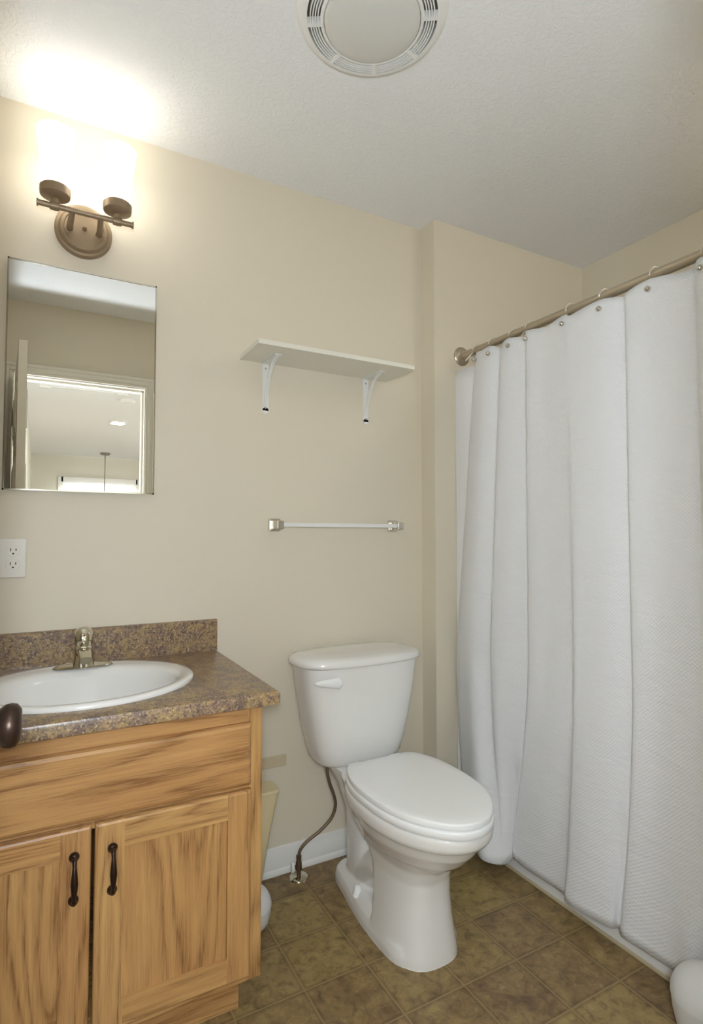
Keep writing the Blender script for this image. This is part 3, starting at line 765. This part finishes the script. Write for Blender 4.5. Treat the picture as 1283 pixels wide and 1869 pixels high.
wb = thing('waste_bin', (.57, -.122, 0), 'cream tapered waste bin half hidden behind the oak vanity', 'bin')
b = B()
def rr(cx, hx_, hy_, z, e=6): return superell(cx, -.122, hx_, hy_, z, 64, e)
loft(b, [rr(.565, .053, .030, 0), rr(.565, .056, .033, .004), rr(.579, .079, .039, .22), rr(.588, .0985, .0425, .345)])
finish(b, 'bucket', M_BIN, wb, angle=45)
b = B(); loft(b, [rr(.588, .099, .043, .3445), rr(.588, .1005, .0440, .348), rr(.588, .1005, .0440, .354), rr(.588, .098, .042, .3575), rr(.588, .06, .02, .359)]); finish(b, 'lid', M_BIN, wb, angle=45)

def container(loc, r, zc, label, foot=.60):
    t = thing('round_container', loc, label, 'container', 'round white containers on the floor')
    o = Vector(loc)
    b = B()
    lathe(b, [(.0, 0), (r * foot, 0), (r * (foot + .06), .003), (r * (.84 if foot > .5 else .86), zc * .42), (r * .95, zc * .75), (r * .985, zc + .003), (.0, zc + .003)], o, seg=56)
    finish(b, 'body', M_LID, t, angle=50)
    b = B()
    lathe(b, [(r * math.cos(a), zc + .003 + r * math.sin(a)) for a in [math.radians(q) for q in (0, 6, 12, 20, 28, 36, 44, 52, 60, 68, 74, 80, 86)]] + [(.0, zc + .003 + r)], o, seg=56)
    finish(b, 'lid', M_LID, t, angle=50)
    return t
container((1.346, -1.106, 0), .0723, .11, 'round white container on the floor in front of the bathtub')
container((.566, -.238, 0), .0605, .071, 'round white container on the floor peeking out beside the oak vanity', .42)

# ------------------------------------------------------------------ bathtub
tub = thing('bathtub', (1.86, -.87, 0), 'white bathtub behind the shower curtain, skirt showing along the floor', 'bathtub')
b = B()
TXA, TXB, TYA, TYB, TZ = 1.468, XR - .002, YF + .004, YA - .003, .385
cx_, cy_ = (TXA + TXB) / 2, (TYA + TYB) / 2; ax_, ay_ = (TXB - TXA) / 2, (TYB - TYA) / 2
loft(b, [[Vector((cx_ + ax_ * max(-1, min(1, 1.42 * math.cos(t))) * f, cy_ + ay_ * max(-1, min(1, 1.42 * math.sin(t))) * g, z)) for t in [2 * PI * (i + .5) / 96 for i in range(96)]]
         for f, g, z in ((1, 1, 0), (1, 1, TZ - .012), (.99, .996, TZ), (.80, .90, TZ), (.77, .885, TZ - .015), (.70, .82, .12), (.60, .76, .09))])
finish(b, 'tub_body', M_TUB, tub, angle=40)
b = B(); box(b, TXA - .0065, TXA - .0003, TYA + .02, TYB - .003, 0, .010); finish(b, 'floor_strip', mat('caulk_strip', srgb(196, 180, 148), .5), tub, smooth=False, bevel=.002)

# ------------------------------------------------------------------ shower rod, rings, curtain
RX, RZ = 1.500, 1.900
rod = thing('shower_rod', (RX, YA, RZ), 'brushed nickel shower curtain rod running across the tub alcove', 'curtain rod')
b = B(); lathe(b, [(.0140, .004), (.0140, abs(YF - YA) - .004)], (RX, YA, RZ), (0, -1, 0), 28); finish(b, 'rod', M_NICKEL, rod)
for y, s in ((YA, -1), (YF, 1)):
    b = B(); lathe(b, [(.0, 0), (.038, 0), (.0385, .004), (.034, .009), (.024, .012), (.018, .014), (.018, .022), (.0, .022)], (RX, y, RZ), (0, s, 0), 36); finish(b, 'flange', M_NICKEL, rod)

studs = [(-.232, -.185), (-.311, -.275), (-.412, -.381), (-.494, -.460), (-.649, -.635), (-.786, -.760), (-.940, -.923), (-1.08, -1.065), (-1.20, -1.19), (-1.32, -1.31), (-1.44, -1.43), (-1.55, -1.55)]
SXS, SZS = 1.447, 1.841
def ring_bm():
    bm = B()
    pts = [(RX + .0208 * math.cos(a), 0, RZ + .0208 * math.sin(a)) for a in [math.radians(q) for q in range(-150, 196, 15)]]
    tube(bm, [(RX - .030, 0, RZ - .050)] + pts[1:] , .0025, 10, 3)
    return bm
ring0 = thing('curtain_ring', (RX, 0, RZ), '', 'curtain ring', 'shower curtain rings')
rg_mesh = finish(ring_bm(), 'ring_wire', M_RING, ring0, angle=60)
b = B()
lathe(b, [(.0, 0)] + [(.0088 * math.sin(a), .0088 * (1 - math.cos(a))) for a in [math.radians(q) for q in range(10, 180, 14)]] + [(.0, .0176)], (SXS + .004, 0, SZS), (-1, 0, 0), 24)
lathe(b, [(.0, 0), (.011, 0), (.011, .002), (.0, .003)], (SXS + .008, 0, SZS), (-1, 0, 0), 24)
st_mesh = finish(b, 'stud', M_STUD, ring0, angle=50)
ords = ['nearest the wall flange', 'second from the wall flange', 'third from the wall flange', 'fourth from the wall flange', 'fifth from the wall flange', 'sixth from the wall flange', 'seventh from the wall flange']
for i, (ys, yr) in enumerate(studs):
    if i == 0: r, w, s = ring0, rg_mesh, st_mesh
    else:
        r = ring0.copy(); COL.objects.link(r)
        w = rg_mesh.copy(); COL.objects.link(w); w.parent = r
        s = st_mesh.copy(); COL.objects.link(s); s.parent = r
    r.location = (RX, yr, RZ)
    s.location = (0, ys - yr, 0)
    # lean the ring wire so that it meets its stud
    w.rotation_euler = (-math.atan2(-(ys - yr), .058) * -1, 0, 0)
    r['label'] = ('nickel curtain ring with round stud on the rod, ' + ords[i]) if i < 7 else 'nickel curtain ring beyond the frame edge'

# curtain: plan of the folds at the top, half way down and at the hem
KN = [((1.488, -.200), (1.453, -.105), (1.405, -.225)),
      ((1.456, -.232), (1.440, -.145), (1.365, -.300)),
      ((1.448, -.311), (1.432, -.215), (1.350, -.365)),
      ((1.472, -.345), (1.462, -.285), (1.385, -.395)),
      ((1.452, -.372), (1.440, -.315), (1.410, -.404)),
      ((1.450, -.412), (1.450, -.370), (1.440, -.406)),
      ((1.472, -.474), (1.476, -.466), (1.458, -.392)),
      ((1.449, -.494), (1.456, -.480), (1.448, -.400)),
      ((1.458, -.570), (1.458, -.565), (1.452, -.500)),
      ((1.450, -.649), (1.458, -.650), (1.454, -.615)),
      ((1.447, -.680), (1.448, -.685), (1.418, -.655)),
      ((1.450, -.786), (1.453, -.780), (1.430, -.785)),
      ((1.468, -.850), (1.471, -.852), (1.456, -.800)),
      ((1.450, -.872), (1.452, -.868), (1.444, -.835)),
      ((1.450, -.940), (1.456, -.940), (1.450, -.945)),
      ((1.458, -1.010), (1.456, -1.02), (1.434, -1.005)),
      ((1.466, -1.048), (1.470, -1.055), (1.458, -1.040)),
      ((1.449, -1.080), (1.454, -1.075), (1.446, -1.075)),
      ((1.468, -1.14), (1.470, -1.14), (1.456, -1.14)),
      ((1.449, -1.20), (1.450, -1.20), (1.430, -1.20)),
      ((1.468, -1.26), (1.470, -1.26), (1.456, -1.26)),
      ((1.449, -1.32), (1.450, -1.32), (1.430, -1.32)),
      ((1.468, -1.38), (1.470, -1.38), (1.456, -1.38)),
      ((1.449, -1.44), (1.450, -1.44), (1.430, -1.44)),
      ((1.449, -1.55), (1.450, -1.56), (1.440, -1.56))]
def sm(t): return t * t * (3 - 2 * t)
def plan(k, t):      # t: 0 top .. 1 hem
    a, m_, c = KN[k]
    if t < .62:
        u = t / .62; u = u ** .85
        return Vector((a[0] + (m_[0] - a[0]) * u, a[1] + (m_[1] - a[1]) * u, 0))
    u = ((t - .62) / .38) ** (2.6 if k < 2 else 1.5)
    return Vector((m_[0] + (c[0] - m_[0]) * u, m_[1] + (c[1] - m_[1]) * u, 0))
stud_idx = {1: 0, 2: 0, 5: 0, 7: 0, 9: 0, 11: 0, 14: 0, 17: 0, 19: 0, 21: 0, 23: 0, 24: 0}
NS, NT = 8, 72
bm = B(); uvl = bm.loops.layers.uv.new('UVMap')
rows = []
ztops = []
ncol = (len(KN) - 1) * NS + 1
for j in range(NT + 1):
    t = j / NT
    pts = cat_pts([plan(k, t) for k in range(len(KN))], NS)
    row = []
    for i, p in enumerate(pts):
        ki = i / NS
        ztop = 1.870
        near = min(abs(ki - q) for q in stud_idx)
        ztop -= .012 * min(near, 1.0) ** 1.5
        if ki < 1: ztop -= .050 * (1 - ki)
        zb = .052 + .006 * math.sin(ki * 1.3)
        z = ztop + (zb - ztop) * t
        x = p.x
        if z < .47: x = min(x, 1.459 + max(0, z - .41) * .3)
        x += .0016 * math.sin(ki * 5.1 + t * 9) * t
        row.append(bm.verts.new((x, p.y, z)))
    rows.append(row)
ucoord = [0.0]
for i in range(1, ncol): ucoord.append(ucoord[-1] + (rows[20][i].co - rows[20][i - 1].co).length)
for j in range(NT):
    for i in range(ncol - 1):
        f = bm.faces.new((rows[j][i], rows[j][i + 1], rows[j + 1][i + 1], rows[j + 1][i]))
        for lp, (ii, jj) in zip(f.loops, ((i, j), (i + 1, j), (i + 1, j + 1), (i, j + 1))):
            lp[uvl].uv = (ucoord[ii], rows[jj][ii].co.z - 1.870)
bm.normal_update()
me = bpy.data.meshes.new('shower_curtain'); 
cu_root = Vector((1.455, -.85, .052))
bmesh.ops.translate(bm, verts=bm.verts, vec=-cu_root)
bm.to_mesh(me); bm.free(); me.materials.append(M_CURT); me.shade_smooth()
cu = bpy.data.objects.new('shower_curtain', me); COL.objects.link(cu); cu.location = cu_root
md = cu.modifiers.new('cloth', 'SOLIDIFY'); md.thickness = .0014; md.offset = 0
tag(cu, 'white waffle-weave shower curtain hanging from the nickel rod in front of the tub', 'shower curtain')

# liner showing at the wall end
bm = B()
lp = cat_pts([Vector(q) for q in ((1.4655, -.0935, 0), (1.4662, -.112, 0), (1.467, -.15, 0), (1.485, -.20, 0), (1.497, -.26, 0), (1.500, -.36, 0), (1.495, -.48, 0))], 8)
L0 = []
for z in [1.832 - k * (1.832 - .12) / 30 for k in range(31)]:
    u = (1.832 - z) / 1.43
    L0.append([bm.verts.new((min(p.x, 1.4645 + max(0, z - .39) * .5) + .004 * (1 if z > .46 else 0) * math.sin(i * .5 + u * 3) * u * (1 if i > 8 else 0), p.y - .0 * u, z)) for i, p in enumerate(lp)])
for a, c in zip(L0, L0[1:]):
    for i in range(len(a) - 1): bm.faces.new((a[i], a[i + 1], c[i + 1], c[i]))
ln = finish(bm, 'shower_liner', M_LINER, angle=80)
md = ln.modifiers.new('vinyl', 'SOLIDIFY'); md.thickness = .0010; md.offset = 0
tag(ln, 'plain white shower liner edge against the wall behind the curtain', 'shower liner')
